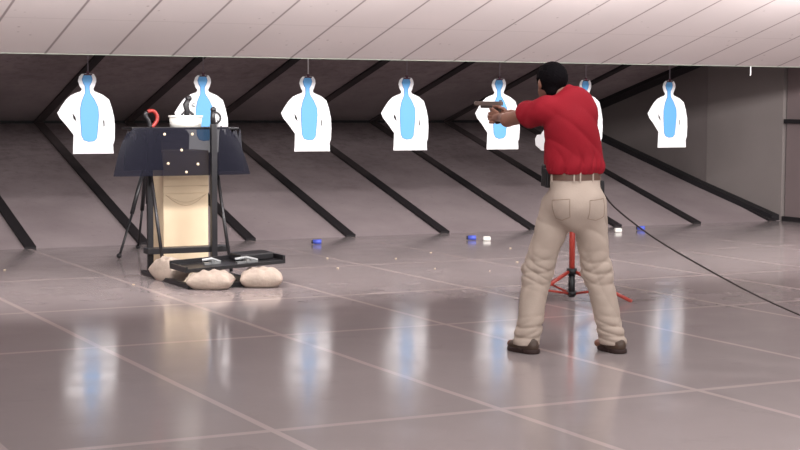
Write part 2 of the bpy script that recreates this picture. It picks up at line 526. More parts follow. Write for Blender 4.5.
bm = BM(); box(bm, L((FX0+FX1)/2, FY-1.03, 0.02), (FX1-FX0, 0.05, 0.04)); obj('front_rail', bm, M['blackmetal'], st, bevel=0.004)
bm = BM(); box(bm, L(4.65, FY+0.12, 1.292), (0.98, 0.30, 0.02)); obj('table_top', bm, M['blackmetal'], st, bevel=0.004)
# smoked panel: bowed outwards, wider at the hem
bm = BM(); nu, nv = 28, 8; rows = []
for j in range(nv+1):
    v = j/nv; row = []
    for i in range(nu+1):
        u = i/nu*2-1
        half = 0.50+0.125*v**0.8
        zt = 1.300-0.07*max(0, abs(u)-0.86)/0.14*(1-v)
        z = zt+(0.885-zt)*v
        x = 4.60+half*u; y = FY-0.06-0.05*v-0.05*math.cos(u*1.4)+0.03*u*u
        row.append((x, y, z))
    rows.append(row)
for s in (0, 0.006):
    pass
F = [[bm.verts.new(L(*p)) for p in r] for r in rows]
G = [[bm.verts.new(L(p[0], p[1]+0.006, p[2])) for p in r] for r in rows]
for j in range(nv):
    for i in range(nu):
        bm.faces.new((F[j][i], F[j][i+1], F[j+1][i+1], F[j+1][i]))
obj('smoked_panel', bm, M['smoke'], st, smooth=True)
# dark wings hanging behind the panel
for (xa, xb, za, zb) in ((4.12, 4.42, 1.22, 0.93), (4.98, 5.17, 1.26, 0.91)):
    bm = BM()
    n = 18
    top = [(xa+(xb-xa)*i/n, za+0.03*math.sin(i*1.1)+0.035*math.sin(i*2.3)) for i in range(n+1)]
    poly = top+[(xb+0.03, zb), (xa-0.02, zb)]
    slab(bm, [(p[0]-FX0, p[1]) for p in poly], 0.0, 0.03)
    obj('dark_cloth', bm, M['darkcloth'], st)
# pale rivets on the panel
PXS = -0.085
for (px, pz) in ((4.51, 1.243), (4.76, 1.243), (4.655, 1.105), (4.53, 0.99), (4.80, 0.982), (4.69, 0.915)):
    px += PXS; v = (1.3-pz)/(1.3-0.885); u = (px-4.60)/(0.50+0.125*v**0.8)
    y = FY-0.06-0.05*v-0.05*math.cos(u*1.4)+0.03*u*u
    bm = BM(); bmesh.ops.create_uvsphere(bm, u_segments=10, v_segments=6, radius=0.013)
    bmesh.ops.transform(bm, matrix=Matrix.Translation(L(px, y-0.002, pz)) @ Matrix.Diagonal((1, 0.5, 1, 1)), verts=bm.verts)
    obj('rivet', bm, M['cream'], st, smooth=True)

# cream box behind the crossbar
bx = thing('cardboard_box', 'tall cream box standing inside the black stand', 'box', (4.735, 13.72, 0))
bm = BM(); box(bm, (0, 0.03, 0.545), (0.42, 0.34, 1.09)); obj('body', bm, M['cream'], bx, bevel=0.004)
bm = BM(); box(bm, (0, -0.143, 0.90), (0.426, 0.008, 0.38)); obj('flap', bm, M['cream'], bx, bevel=0.002)
bm = BM()
tube(bm, [(-0.19+0.38*i/16, -0.1415, 0.70-0.10*math.sin(math.pi*i/16)) for i in range(17)], 0.003, 6)
tube(bm, [(-0.17+0.34*i/16, -0.1415, 0.69-0.06*math.sin(math.pi*i/16)) for i in range(17)], 0.002, 6)
box(bm, (0, -0.1475, 0.775), (0.42, 0.002, 0.006)); obj('crease', bm, M['creamline'], bx)

# white tub
tb = thing('plastic_tub', 'round white plastic tub standing on the black stand', 'tub', (4.69, FY+0.10, 1.302))
bm = BM(); lathe(bm, (0, 0, 0), [(0, 0), (0.136, 0), (0.145, 0.08), (0.139, 0.08), (0.131, 0.006), (0, 0.006)], 32)
obj('body', bm, M['white'], tb, smooth=True)
bm = BM(); lathe(bm, (0, 0, 0.082), [(0.139, 0), (0.152, 0), (0.152, 0.02), (0.139, 0.02), (0.139, 0)], 32); obj('rim', bm, M['white'], tb, smooth=True)
tg = thing('clamp_tool', 'small black jointed tool with a grey knob sticking out of the white tub', 'tool', (4.70, FY+0.08, 1.309))
bm = BM(); tube(bm, [(-0.03, 0, 0), (0.0, 0, 0.13), (-0.015, 0, 0.19), (0.012, 0, 0.24)], [0.018, 0.026, 0.028, 0.022], 8)
bmesh.ops.create_icosphere(bm, subdivisions=2, radius=0.030, matrix=Matrix.Translation((0.012, 0, 0.245)))
bmesh.ops.create_icosphere(bm, subdivisions=2, radius=0.022, matrix=Matrix.Translation((-0.012, 0, 0.185)))
obj('body', bm, M['blackmetal'], tg, smooth=True)
bm = BM(); tube(bm, [(0.0, 0, 0.14), (0.05, 0, 0.105), (0.055, 0, 0.02)], 0.014, 8); tube(bm, [(-0.01, 0, 0.14), (-0.05, 0, 0.105), (-0.055, 0, 0.02)], 0.010, 8)
obj('jaw', bm, M['blackmetal'], tg, smooth=True)
bm = BM(); tube(bm, [(0.01, 0, 0.19), (0.05, 0, 0.185)], 0.006, 8); bmesh.ops.create_icosphere(bm, subdivisions=2, radius=0.019, matrix=Matrix.Translation((0.06, 0, 0.185)))
obj('knob', bm, M['steel'], tg, smooth=True)

rc = thing('spring_clamp', 'red handled clamp gripping the left end of the black stand', 'clamp', (4.36, FY+0.03, 1.303))
bm = BM(); tube(bm, smooth_pts([(0.0, 0, 0.0), (0.04, 0, 0.05), (0.045, 0, 0.1), (0.01, 0, 0.14), (-0.04, 0, 0.135)], 6), 0.017, 8); obj('handle', bm, M['redplastic'], rc, smooth=True)
bm = BM(); tube(bm, smooth_pts([(-0.02, 0.0, 0.0), (-0.03, 0, 0.05), (-0.06, 0, 0.1), (-0.05, 0, 0.13)], 6), 0.02, 8); obj('jaw', bm, M['blackmetal'], rc, smooth=True)
bc = thing('spring_clamp', 'black looped clamp standing on the right upright of the stand', 'clamp', (FX1-0.085, FY-0.17, 1.332))
bm = BM(); tube(bm, smooth_pts([(0.02, 0, 0.0), (0.06, 0, 0.03), (0.062, 0, 0.07), (0.03, 0, 0.10), (0.0, 0, 0.09)], 6), 0.010, 8); obj('handle', bm, M['blackmetal'], bc, smooth=True)
bm = BM(); tube(bm, [(0, 0, -0.003), (-0.005, 0, 0.06), (0.0, 0, 0.125)], [0.026, 0.022, 0.02], 10); bmesh.ops.create_icosphere(bm, subdivisions=2, radius=0.026, matrix=Matrix.Translation((0.0, 0, 0.125))); obj('body', bm, M['blackmetal'], bc, smooth=True)


# sandbags: pillow shapes with pinched ends
def sandbag(name, loc, rz, lx, ly, h, label, sag=0.0):
    t = thing(name, label, 'sandbag', loc, rz, 'sandbags on the stand feet')
    bm = BM(); nu, nv = 28, 20; top = []; bot = []
    for i in range(nu+1):
        u = i/nu*2-1; ra = []; rb = []
        for j in range(nv+1):
            v = j/nv*2-1
            prof = max(0, (1-abs(u)**3.2))**0.55*max(0, (1-abs(v)**2.6))**0.5
            wd = 1-0.22*abs(u)**2+0.24*abs(u)**8
            wr = 0.006*math.sin(11*u+5*v)*prof+0.005*math.sin(17*v+3*u)*prof
            x = u*lx/2; y = v*ly/2*wd
            z = h*0.42+(h*0.58)*prof+wr-sag*u*u
            zb = h*0.42-(h*0.42)*min(1, prof*1.35)
            ra.append(bm.verts.new((x, y, max(z, 0.012)))); rb.append(bm.verts.new((x, y, zb)) if 0 < i < nu and 0 < j < nv else None)
        top.append(ra); bot.append(rb)
    for i in range(nu+1):
        for j in range(nv+1):
            if bot[i][j] is None: bot[i][j] = top[i][j]
    for i in range(nu):
        for j in range(nv):
            bm.faces.new((top[i][j], top[i+1][j], top[i+1][j+1], top[i][j+1]))
            q = (bot[i][j], bot[i][j+1], bot[i+1][j+1], bot[i+1][j])
            if any(a is not b for a, b in zip(q, (top[i][j], top[i][j+1], top[i+1][j+1], top[i+1][j]))):
                bm.faces.new(q)
    obj('bag', bm, M['sand'], t, smooth=True)
    bm = BM(); tube(bm, [(s*1.0*lx/2*0.97, v*ly*0.34, h*0.43) for s in (1,) for v in (-1, -0.5, 0, 0.5, 1)], 0.006, 6); obj('end_seam', bm, M['sandred'], t, smooth=True)
    return t


VA = -0.52   # turned to face the camera side
sandbag('sandbag', (4.50, 12.30, 0.0), VA, 0.36, 0.34, 0.15, 'front left cream sandbag under the black tray')
sandbag('sandbag', (4.93, 12.27, 0.0), VA+0.12, 0.35, 0.34, 0.155, 'right cream sandbag under the black tray')
sandbag('sandbag', (4.37, 12.98, 0.0), VA-0.9, 0.44, 0.19, 0.20, 'rear left cream sandbag against the stand upright')

# black tray with metal fittings, resting on the bags
tr = thing('metal_tray', 'flat black metal tray lying across the two front sandbags', 'tray', (4.72, 12.50, 0.172), 0.0)
tr.rotation_euler.y = -0.05
bm = BM(); box(bm, (0, 0, 0.0), (0.88, 0.40, 0.03)); obj('plate', bm, M['blackmetal'], tr, bevel=0.003)
bm = BM()
for (c, s) in (((0, 0.19, 0.03), (0.88, 0.02, 0.045)), ((0.43, 0, 0.03), (0.02, 0.40, 0.045)), ((-0.43, 0, 0.02), (0.02, 0.40, 0.025))): box(bm, c, s)
obj('raised_edge', bm, M['blackmetal'], tr)
bm = BM(); box(bm, (0.24, 0.06, 0.045), (0.3, 0.26, 0.06)); obj('black_block', bm, M['blackmetal'], tr, bevel=0.012)
for (x, y, l) in ((-0.14, 0.0, 0.14), (0.12, -0.13, 0.18)):
    bm = BM(); box(bm, (x, y, 0.02), (l, 0.05, 0.02)); tube(bm, [(x-l/2, y+0.03, 0.05), (x, y, 0.06), (x+l/2, y-0.02, 0.03)], 0.011, 8); tube(bm, [(x, y-0.04, 0.035), (x, y+0.05, 0.035)], 0.014, 8)
    obj('hinge', bm, M['steel'], tr)

# black camera tripod behind the stand
tp_ = thing('tripod', 'thin black tripod standing behind the left side of the stand', 'tripod', (4.98, 15.45, 0))
for (dx, dy) in ((-0.42, -0.40), (0.05, 0.48), (0.35, -0.25)):
    bm = BM(); tube(bm, [(dx*0.06, dy*0.06, 0.92), (dx*0.55, dy*0.55, 0.42)], 0.021, 8); tube(bm, [(dx*0.52, dy*0.52, 0.44), (dx, dy, 0.012)], 0.013, 8)
    lg = obj('leg', bm, M['blackmetal'], tp_, smooth=True)
    bm = BM(); bmesh.ops.create_icosphere(bm, subdivisions=2, radius=0.026, matrix=Matrix.Translation((dx, dy, 0.026))); obj('foot', bm, M['rubber'], lg, smooth=True)
bm = BM(); tube(bm, [(0, 0, 0.5), (0, 0, 1.05)], 0.018, 10); tube(bm, [(0, 0, 0.86), (0, 0, 0.98)], 0.042, 12); obj('centre_column', bm, M['blackmetal'], tp_, smooth=True)
bm = BM(); box(bm, (0, 0, 1.08), (0.1, 0.12, 0.07)); tube(bm, [(0, 0, 1.06), (-0.08, -0.22, 0.98)], 0.01, 8); obj('pan_head', bm, M['blackmetal'], tp_, bevel=0.004)

# ------------------------------------------------------------------ red tripod stand behind the man
RX, RY = 6.78, 10.42
rs = thing('tripod_stand', 'red tripod stand with a black hub, behind and between the legs of the man', 'stand', (RX, RY, 0))
bm = BM(); tube(bm, [(0, 0, 0.10), (0, 0, 0.80)], 0.023, 12); obj('pole', bm, M['red'], rs, smooth=True)
bm = BM(); tube(bm, [(0, 0, 0.78), (0, 0, 1.12)], 0.016, 12); obj('extension', bm, M['blackmetal'], rs, smooth=True)
bm = BM(); tube(bm, [(0, 0, 0.20), (0, 0, 0.245)], 0.04, 14); tube(bm, [(0, 0, 0.02), (0, 0, 0.2)], 0.027, 12); tube(bm, [(0, 0, 0.035), (0, 0, 0.065)], 0.04, 14)
obj('hub', bm, M['blackmetal'], rs, smooth=True)
for (ex, ey) in ((5.05-5.26, 0), (0, 0), (0, 0)): pass
ends = [(6.67, 10.98), (7.14, 9.97), (6.30, 10.28)]
rv = [Vector((RX, RY, 0))+RT*d+Vector((fw.x, fw.y, 0)).normalized()*e for d, e in ((0.455, -0.22), (-0.20, 0.13), (-0.10, -0.12))]
ends = []
for ang in (-0.42, 2.1, 3.75):
    d = RT.xy*math.cos(ang)+Vector((fw.x, fw.y)).normalized()*math.sin(ang)
    ends.append((d.x*0.47, d.y*0.47))
for (dx, dy) in ends:
    bm = BM(); tube(bm, [(dx*0.06, dy*0.06, 0.22), (dx*0.6, dy*0.6, 0.10), (dx, dy, 0.016)], 0.014, 8); lg = obj('leg', bm, M['red'], rs, smooth=True)
    bm = BM(); tube(bm, [(dx*0.07, dy*0.07, 0.05), (dx*0.62, dy*0.62, 0.095)], 0.009, 8); obj('strut', bm, M['red'], rs, smooth=True)
    bm = BM(); tube(bm, [(dx*0.94, dy*0.94, 0.028), (dx*1.03, dy*1.03, 0.013)], 0.0125, 8); obj('foot_cap', bm, M['red'], lg, smooth=True)
# white plate on top of the stand, almost all of it hidden by the man
wp = thing('target_plate', 'small white plate just left of the red shirt, mostly hidden behind it', 'target', (RX-0.16, RY+0.02, 1.13))
RZ = -0.47
pl = [(-0.145, 0.04), (-0.115, 0.015), (-0.10, 0.0), (0.10, 0.0), (0.13, 0.03), (0.13, 0.15), (0.10, 0.17), (-0.08, 0.165), (-0.105, 0.125), (-0.135, 0.12), (-0.15, 0.09)]
bm = BM(); slab(bm, [(p[0], p[1]+0.03) for p in pl], -0.006, 0.006); pp = obj('plate', bm, M['paper'], wp)
bm = BM(); box(bm, (0.16*0.89, 0.02, 0.04), (0.06, 0.03, 0.08)); obj('bracket', bm, M['blackmetal'], wp)
wp.rotation_euler = (0, 0, RZ)
PLATE = wp


# ------------------------------------------------------------------ signed-distance figure
def surfnet(fn, lo, hi, h):
    lo = np.array(lo, float); hi = np.array(hi, float)
    n = np.ceil((hi-lo)/h).astype(int)+1
    V = np.full(n, 1.0, np.float32)
    B = 12
    for i in range(0, n[0], B):
        for j in range(0, n[1], B):
            for k_ in range(0, n[2], B):
                s = np.array([i, j, k_]); e = np.minimum(s+B, n)
                c = lo+(s+e)/2*h
                if abs(float(fn(c[None])[0])) > B*h*1.25: 
                    v = float(fn(c[None])[0]); V[i:e[0], j:e[1], k_:e[2]] = 1.0 if v > 0 else -1.0
                    continue
                g = np.stack(np.meshgrid(*[np.arange(s[a], e[a]) for a in range(3)], indexing='ij'), -1).reshape(-1, 3)
                V[i:e[0], j:e[1], k_:e[2]] = fn(lo+g*h).reshape(e-s)
    S = V < 0
    c = np.zeros(n-1, int)
    offs = [(a, b, d) for a in (0, 1) for b in (0, 1) for d in (0, 1)]
    for o in offs: c += S[o[0]:n[0]-1+o[0], o[1]:n[1]-1+o[1], o[2]:n[2]-1+o[2]]
    act = (c > 0) & (c < 8)
    idx = -np.ones(n-1, int); cells = np.argwhere(act); idx[act] = np.arange(len(cells))
    acc = np.zeros((len(cells), 3)); cnt = np.zeros(len(cells))
    for ax in range(3):
        u, v = [q for q in range(3) if q != ax]
        for a in (0, 1):
            for b in (0, 1):
                o0 = np.zeros(3, int); o0[u] = a; o0[v] = b; o1 = o0.copy(); o1[ax] = 1
                p0 = cells+o0; p1 = cells+o1
                v0 = V[tuple(p0.T)]; v1 = V[tuple(p1.T)]
                m = (v0 < 0) != (v1 < 0)
                t = np.where(m, v0/np.where(m, v0-v1, 1), 0)
                pos = p0.astype(float); pos[:, ax] += t
                acc[m] += pos[m]; cnt[m] += 1
    verts = lo+acc/cnt[:, None]*h
    faces = []
    for ax in range(3):
        u, v = (ax+1) % 3, (ax+2) % 3
        sl0 = [slice(1, -1)]*3; sl0[ax] = slice(0, n[ax]-1); sl1 = list(sl0); sl1[ax] = slice(1, n[ax])
        d = S[tuple(sl0)].astype(int)-S[tuple(sl1)].astype(int)
        for sgn in (1, -1):
            q = np.argwhere(d == sgn)
            if not len(q): continue
            for a in range(3):
                if a != ax: q[:, a] += 1
            def at_(du, dv):
                r = q.copy(); r[:, u] += du; r[:, v] += dv; return idx[tuple(r.T)]
            f = np.stack([at_(-1, -1), at_(0, -1), at_(0, 0), at_(-1, 0)], 1)
            if sgn < 0: f = f[:, ::-1]
            faces.append(f)
    F_ = np.concatenate(faces)
    F_ = F_[(F_ >= 0).all(1)]
    return verts, F_


def sdf_obj(name, fn, lo, hi, h, m, parent, org, label=None, smooth_it=2):
    v, f = surfnet(fn, lo, hi, h)
    v = v-np.array(org)
    me = bpy.data.meshes.new(name); me.from_pydata(v.tolist(), [], f.tolist()); me.update()
    o = link(name, me, m, parent, True)
    if label: o['label'] = label
    if smooth_it:
        bm = BM(); bm.from_mesh(me)
        for _ in range(smooth_it): bmesh.ops.smooth_vert(bm, verts=bm.verts, factor=0.5, use_axis_x=True, use_axis_y=True, use_axis_z=True)
        bm.to_mesh(me); bm.free()
    return o


def ca(p, a, b, r1, r2):
    """tapered capsule"""
    a = np.array(a, float); b = np.array(b, float); ba = b-a
    t = np.clip(((p-a)@ba)/(ba@ba), 0, 1)
    return np.linalg.norm(p-a-t[:, None]*ba, axis=1)-(r1+(r2-r1)*t)


def el(p, c, r, R=None):
    q = p-np.array(c, float)
    if R is not None: q = q@R
    r = np.array(r, float); k0 = np.linalg.norm(q/r, axis=1); k1 = np.linalg.norm(q/(r*r), axis=1)
    return k0*(k0-1)/np.maximum(k1, 1e-6)


def sm(k_, *d):
    r = d[0]
    for e in d[1:]:
        h_ = np.clip(0.5+0.5*(e-r)/k_, 0, 1); r = e+(r-e)*h_-k_*h_*(1-h_)
    return r


def sub(a, b, k_=0.008):
    return -sm(k_, -a, b)


def rotz(a):
    c, s = math.cos(a), math.sin(a); return np.array([[c, -s, 0], [s, c, 0], [0, 0, 1.]])


# skeleton (world metres)
PO = (5.30, 8.2, 0.0)
hipL, hipR = (5.28, 8.27, 0.89), (5.422, 8.16, 0.89)
kneeL, kneeR = (5.183, 8.35, 0.49), (5.50, 8.17, 0.49)
ankL, ankR = (5.075, 8.30, 0.085), (5.575, 8.085, 0.085)
waist = (5.345, 8.20, 1.07)
chest = (5.325, 8.20, 1.34)
shL, shR = (5.135, 8.24, 1.475), (5.400, 8.18, 1.462)
elL, elR = (5.07, 8.54, 1.42), (5.43, 8.52, 1.40)
GD = np.array([-0.26, 0.966, 0.0])           # direction of aim
hand = np.array([5.238, 8.925, 1.452])
wrL = hand+np.array([-0.035, -0.095, -0.02]); wrR = hand+np.array([0.035, -0.09, 0.0])
head = np.array([5.258, 8.345, 1.652])
HR = rotz(0.02)                               # local +Y looks along the aim
neck = (5.325, 8.225, 1.53)

# hand geometry in gun axes: g = forward, s = side (right), z up
SD = np.array([0.966, 0.26, 0.0]); ZU = np.array([0, 0, 1.0])
H = lambda s, g, z: hand+SD*s+GD*g+ZU*z


def body_sdf(p):
    sk = el(p, head+np.array([0, -0.012, 0.02]), (0.077, 0.098, 0.09), HR)
    jaw = el(p, head+HR@np.array([0, 0.035, -0.055]), (0.055, 0.062, 0.058), HR)
    d = sm(0.03, sk, jaw)
    d = sm(0.012, d, ca(p, head+HR@np.array([0, 0.092, 0.012]), head+HR@np.array([0, 0.110, -0.022]), 0.008, 0.013))  # nose
    for s in (-1, 1):
        d = sub(d, el(p, head+HR@np.array([s*0.031, 0.098, 0.012]), (0.018, 0.012, 0.012), HR), 0.012)
        d = sm(0.006, d, el(p, head+HR@np.array([s*0.079, -0.005, -0.012]), (0.010, 0.019, 0.032), HR@rotz(0.0)))
    d = sm(0.006, d, el(p, head+HR@np.array([0, 0.093, -0.052]), (0.024, 0.007, 0.005), HR), )
    d = sm(0.006, d, el(p, head+HR@np.array([0, 0.092, -0.063]), (0.020, 0.007, 0.006), HR))
    nk = ca(p, neck, head+np.array([0.0, -0.025, -0.04]), 0.062, 0.056)
    d = sm(0.02, d, nk)
    tor = sm(0.06, el(p, chest, (0.165, 0.105, 0.19)), el(p, (5.345, 8.2, 1.0), (0.15, 0.105, 0.16)), ca(p, shL, shR, 0.05, 0.05))
    d = sm(0.03, d, tor)
    for sh_, e_, w_ in ((shL, elL, wrL), (shR, elR, wrR)):
        d = sm(0.02, d, ca(p, sh_, e_, 0.054, 0.042)); d = sm(0.015, d, ca(p, e_, w_, 0.044, 0.028))
    for h_, k__, a_ in ((hipL, kneeL, ankL), (hipR, kneeR, ankR)):
        d = sm(0.03, d, ca(p, h_, k__, 0.085, 0.055)); d = sm(0.02, d, ca(p, k__, a_, 0.055, 0.036))
        d = sm(0.02, d, ca(p, np.array(a_)+[0, 0, -0.03], np.array(a_)+[-0.03, 0.13, -0.045], 0.032, 0.024))
    # palms either side of the grip
    pr_ = ca(p, wrR, H(0.026, -0.005, -0.0), 0.027, 0.026); pl_ = ca(p, wrL, H(-0.034, -0.005, -0.022), 0.027, 0.026)
    d = sm(0.012, d, pr_, pl_)
    # fingers of the right hand wrap the grip; the left hand closes over them
    for i_ in range(3):
        z0 = 0.020-0.021*i_; ln = (1.0, 1.0, 0.9)[i_]
        a = H(0.034, 0.012, z0); b = H(0.030, 0.042*ln, z0); c = H(-0.004, 0.052*ln, z0-0.002); e = H(-0.030, 0.036*ln, z0-0.004)
        f_ = np.minimum(np.minimum(ca(p, a, b, 0.0098, 0.009), ca(p, b, c, 0.009, 0.0085)), ca(p, c, e, 0.0085, 0.0075))
        d = sm(0.004, d, f_)
    for i_ in range(4):
        z0 = 0.006-0.020*i_; ln = (0.95, 1.0, 0.95, 0.8)[i_]
        a = H(-0.044, 0.008, z0); b = H(-0.044, 0.052*ln, z0); c = H(-0.012, 0.071*ln, z0+0.001); e = H(0.026*ln, 0.060*ln, z0+0.003)
        f_ = np.minimum(np.minimum(ca(p, a, b, 0.0100, 0.0092), ca(p, b, c, 0.0092, 0.0088)), ca(p, c, e, 0.0088, 0.0075))
        d = sm(0.004, d, f_)
    # trigger finger along the frame, thumbs forward on the left side
    d = sm(0.004, d, np.minimum(ca(p, H(0.032, 0.010, 0.040), H(0.026, 0.050, 0.046), 0.0098, 0.009), ca(p, H(0.026, 0.050, 0.046), H(0.014, 0.078, 0.044), 0.009, 0.0078)))
    d = sm(0.005, d, np.minimum(ca(p, H(0.012, -0.034, 0.030), H(-0.022, -0.012, 0.048), 0.0125, 0.011), ca(p, H(-0.022, -0.012, 0.048), H(-0.026, 0.030, 0.050), 0.011, 0.009)))
    d = sm(0.005, d, np.minimum(ca(p, H(-0.036, -0.020, 0.006), H(-0.042, 0.012, 0.026), 0.0125, 0.011), ca(p, H(-0.042, 0.012, 0.026), H(-0.030, 0.055, 0.034), 0.011, 0.009)))
    return d


man = thing('person', 'person in a red shirt and khaki trousers aiming a pistol, seen from behind', 'person', PO)
sdf_obj('body', body_sdf, (4.9, 7.95, 0.005), (5.8, 9.08, 1.79), 0.0055, M['skin'], man, PO, smooth_it=1)


def hair_sdf(p):
    a = el(p, head+np.array([0, -0.018, 0.026]), (0.090, 0.110, 0.100), HR)
    a = sm(0.02, a, ca(p, head+HR@np.array([-0.025, -0.060, -0.055]), head+HR@np.array([0.025, -0.060, -0.055]), 0.040, 0.040))
    q = (p-head)@HR
    # cut away face and under the hairline
    face = np.minimum(q[:, 1]-0.058+0.35*np.clip(q[:, 2], -1, 0.03), 0.068-q[:, 2])
    a = np.maximum(a, face)
    a = np.maximum(a, -(q[:, 2]+0.085-0.35*np.maximum(q[:, 1]+0.03, 0)))
    for s in (-1, 1):
        a = sub(a, el(p, head+HR@np.array([s*0.085, 0.006, -0.014]), (0.016, 0.026, 0.036), HR), 0.006)
    a = a+0.0012*np.sin(q[:, 0]*260+q[:, 2]*120)*np.sin(q[:, 2]*190)
    return a


sdf_obj('hair', hair_sdf, head-0.15, head+0.15, 0.004, M['hair'], man, PO, smooth_it=1)
for s in (-1, 1):
    c = head+HR@np.array([s*0.031, 0.087, 0.012])
    bm = BM(); bmesh.ops.create_uvsphere(bm, u_segments=16, v_segments=10, radius=0.012, matrix=Matrix.Translation(Vector(c)-Vector(PO)))
    e = obj('eye', bm, M['eye'], man, smooth=True)
    c = head+HR@np.array([s*0.031, 0.097, 0.012])
    bm = BM(); bmesh.ops.create_uvsphere(bm, u_segments=12, v_segments=8, radius=0.0045, matrix=Matrix.Translation(Vector(c)-Vector(PO)))
    obj('iris', bm, M['iris'], e, smooth=True)


def vn(p, f, seed):
    """cheap smooth noise out of sines"""
    a = np.sin(p@np.array([1.0, 0.7, 0.4])*f+seed)+np.sin(p@np.array([-0.6, 1.1, 0.8])*f*1.3+seed*2.1)+np.sin(p@np.array([0.3, -0.9, 1.2])*f*0.8+seed*3.7)
    return a/3


def crease(t):
    return (1-np.abs(np.sin(t)))**2-0.25


def shirt_sdf(p):
    z = p[:, 2]
    t = np.clip((z-1.06)/(1.45-1.06), 0, 1)
    chestl = el(p, (5.315, 8.195, 1.375), (0.174, 0.132, 0.20))
    mid = el(p, (5.338, 8.20, 1.19), (0.193, 0.135, 0.24))
    blouse = el(p, (5.355, 8.20, 1.14), (0.190, 0.140, 0.085))
    yoke = ca(p, (5.165, 8.225, 1.50), (5.392, 8.18, 1.492), 0.072, 0.066)
    d = sm(0.05, chestl, mid, yoke)
    d = sm(0.03, d, blouse)
    up_ = el(p, (5.335, 8.20, 1.55), (0.11, 0.085, 0.075))
    d = sm(0.05, d, up_)
    for sh_, e_, s in ((shL, elL, -1), (shR, elR, 1)):
        a = np.array(sh_); b = np.array(e_); u = (b-a)/np.linalg.norm(b-a); L_ = np.linalg.norm(b-a)
        slv = ca(p, a, a+u*(L_*0.70), 0.076, 0.090)
        cut = (p-a)@u-L_*0.46
        slv = np.maximum(slv+0.003*vn(p, 60, 1.0), cut)
        d = sm(0.03, d, slv) if True else d
        d = np.where(cut > 0.0, np.maximum(d, np.minimum(d, 1)), d)
    # folds: gather above the belt, drag lines from the shoulders
    low = np.exp(-((z-1.12)/0.10)**2)
    q = np.arctan2(p[:, 1]-8.2, p[:, 0]-5.34)
    d = d+low*0.014*crease(q*4+z*9+0.5*np.sin(z*25))+low*0.009*crease(q*5.5-z*14+1)+0.004*vn(p*np.array([1, 1, 0.5]), 30, 2.0)
    d = d+0.008*crease((p[:, 0]*0.9+z*1.1)*17+0.4)*np.exp(-((z-1.32)/0.14)**2)
    d = np.maximum(d, 1.094-z)
    # neck opening
    d = np.maximum(d, -(ca(p, (5.325, 8.24, 1.50), head+np.array([0.02, -0.02, 0.01]), 0.064, 0.066)))
    return d


sh = sdf_obj('shirt', shirt_sdf, (4.9, 7.98, 1.04), (5.72, 8.75, 1.68), 0.0065, M['shirt'], man, PO, smooth_it=1)


def collar_sdf(p):
    a = np.array((5.325, 8.235, 1.555)); ax = head+np.array([0.0, -0.01, -0.03])-a; ax /= np.linalg.norm(ax)
    q = p-a; h_ = q@ax; r = np.linalg.norm(q-h_[:, None]*ax, axis=1)
    ring = np.abs(r-(0.070-0.1*(h_-0.02)))-0.006
    return np.maximum(ring, np.abs(h_-0.018)-0.026)


sdf_obj('collar', collar_sdf, (5.15, 8.08, 1.48), (5.5, 8.42, 1.70), 0.005, M['shirt'], man, PO, smooth_it=1)


def trouser_sdf(p):
    z = p[:, 2]
    seat = sm(0.05, el(p, (5.347, 8.195, 0.93), (0.176, 0.135, 0.135)), el(p, (5.345, 8.20, 1.06), (0.168, 0.122, 0.12)))
    seat = sm(0.07, seat, el(p, (5.295, 8.145, 0.90), (0.10, 0.085, 0.12)), el(p, (5.395, 8.12, 0.90), (0.10, 0.085, 0.12)), el(p, (5.345, 8.20, 0.80), (0.075, 0.085, 0.055)))
    legs = []
    for h_, k__, a_, s in ((hipL, kneeL, ankL, 0), (hipR, kneeR, ankR, 2.3)):
        h_ = np.array(h_); k__ = np.array(k__); a_ = np.array(a_)
        l = ca(p, h_, k__, 0.109, 0.085)
        l = sm(0.05, l, ca(p, k__, a_+[0, 0, -0.04], 0.084, 0.078))
        az = np.arctan2(p[:, 1]-k__[1], p[:, 0]-k__[0])
        kn = np.exp(-((z-0.50)/0.10)**2); an = np.exp(-((z-0.12)/0.09)**2); th = np.exp(-((z-0.78)/0.1)**2)
        wz = z+0.02*np.sin(az*2+s+z*9)
        l = l+kn*0.010*crease(wz*52+az*1.4+s)+kn*0.010*crease(wz*38-az*1.1+s*2+1)
        l = l+an*0.013*crease(wz*56+az*1.2+s*3)+an*0.009*crease(wz*44-az*1.6+s)
        l = l+th*0.008*crease(wz*24+az*1.8+s)+0.007*crease(az*1.5+wz*7+s*1.3)
        legs.append(l)
    gap = sm(0.012, *legs)
    d = sm(0.035, seat, gap) if True else None
    d = d+0.0035*vn(p, 38, 5.0)
    d = np.maximum(d, z-1.11); d = np.maximum(d, 0.048-z)
    return d


tr_ = sdf_obj('trousers', trouser_sdf, (4.9, 7.95, 0.03), (5.78, 8.56, 1.11), 0.0065, M['khaki'], man, PO, smooth_it=1)


def near_surface(fn, c, d, lo=0.0, hi=0.4):
    """walk from c along d until the surface of fn, return the point"""
    c = np.array(c, float); d = np.array(d, float)/np.linalg.norm(d)
    for _ in range(60):
        v = float(fn((c+d*lo)[None])[0])
        if abs(v) < 0.0008: break
        lo += -v*0.8
    return c+d*lo


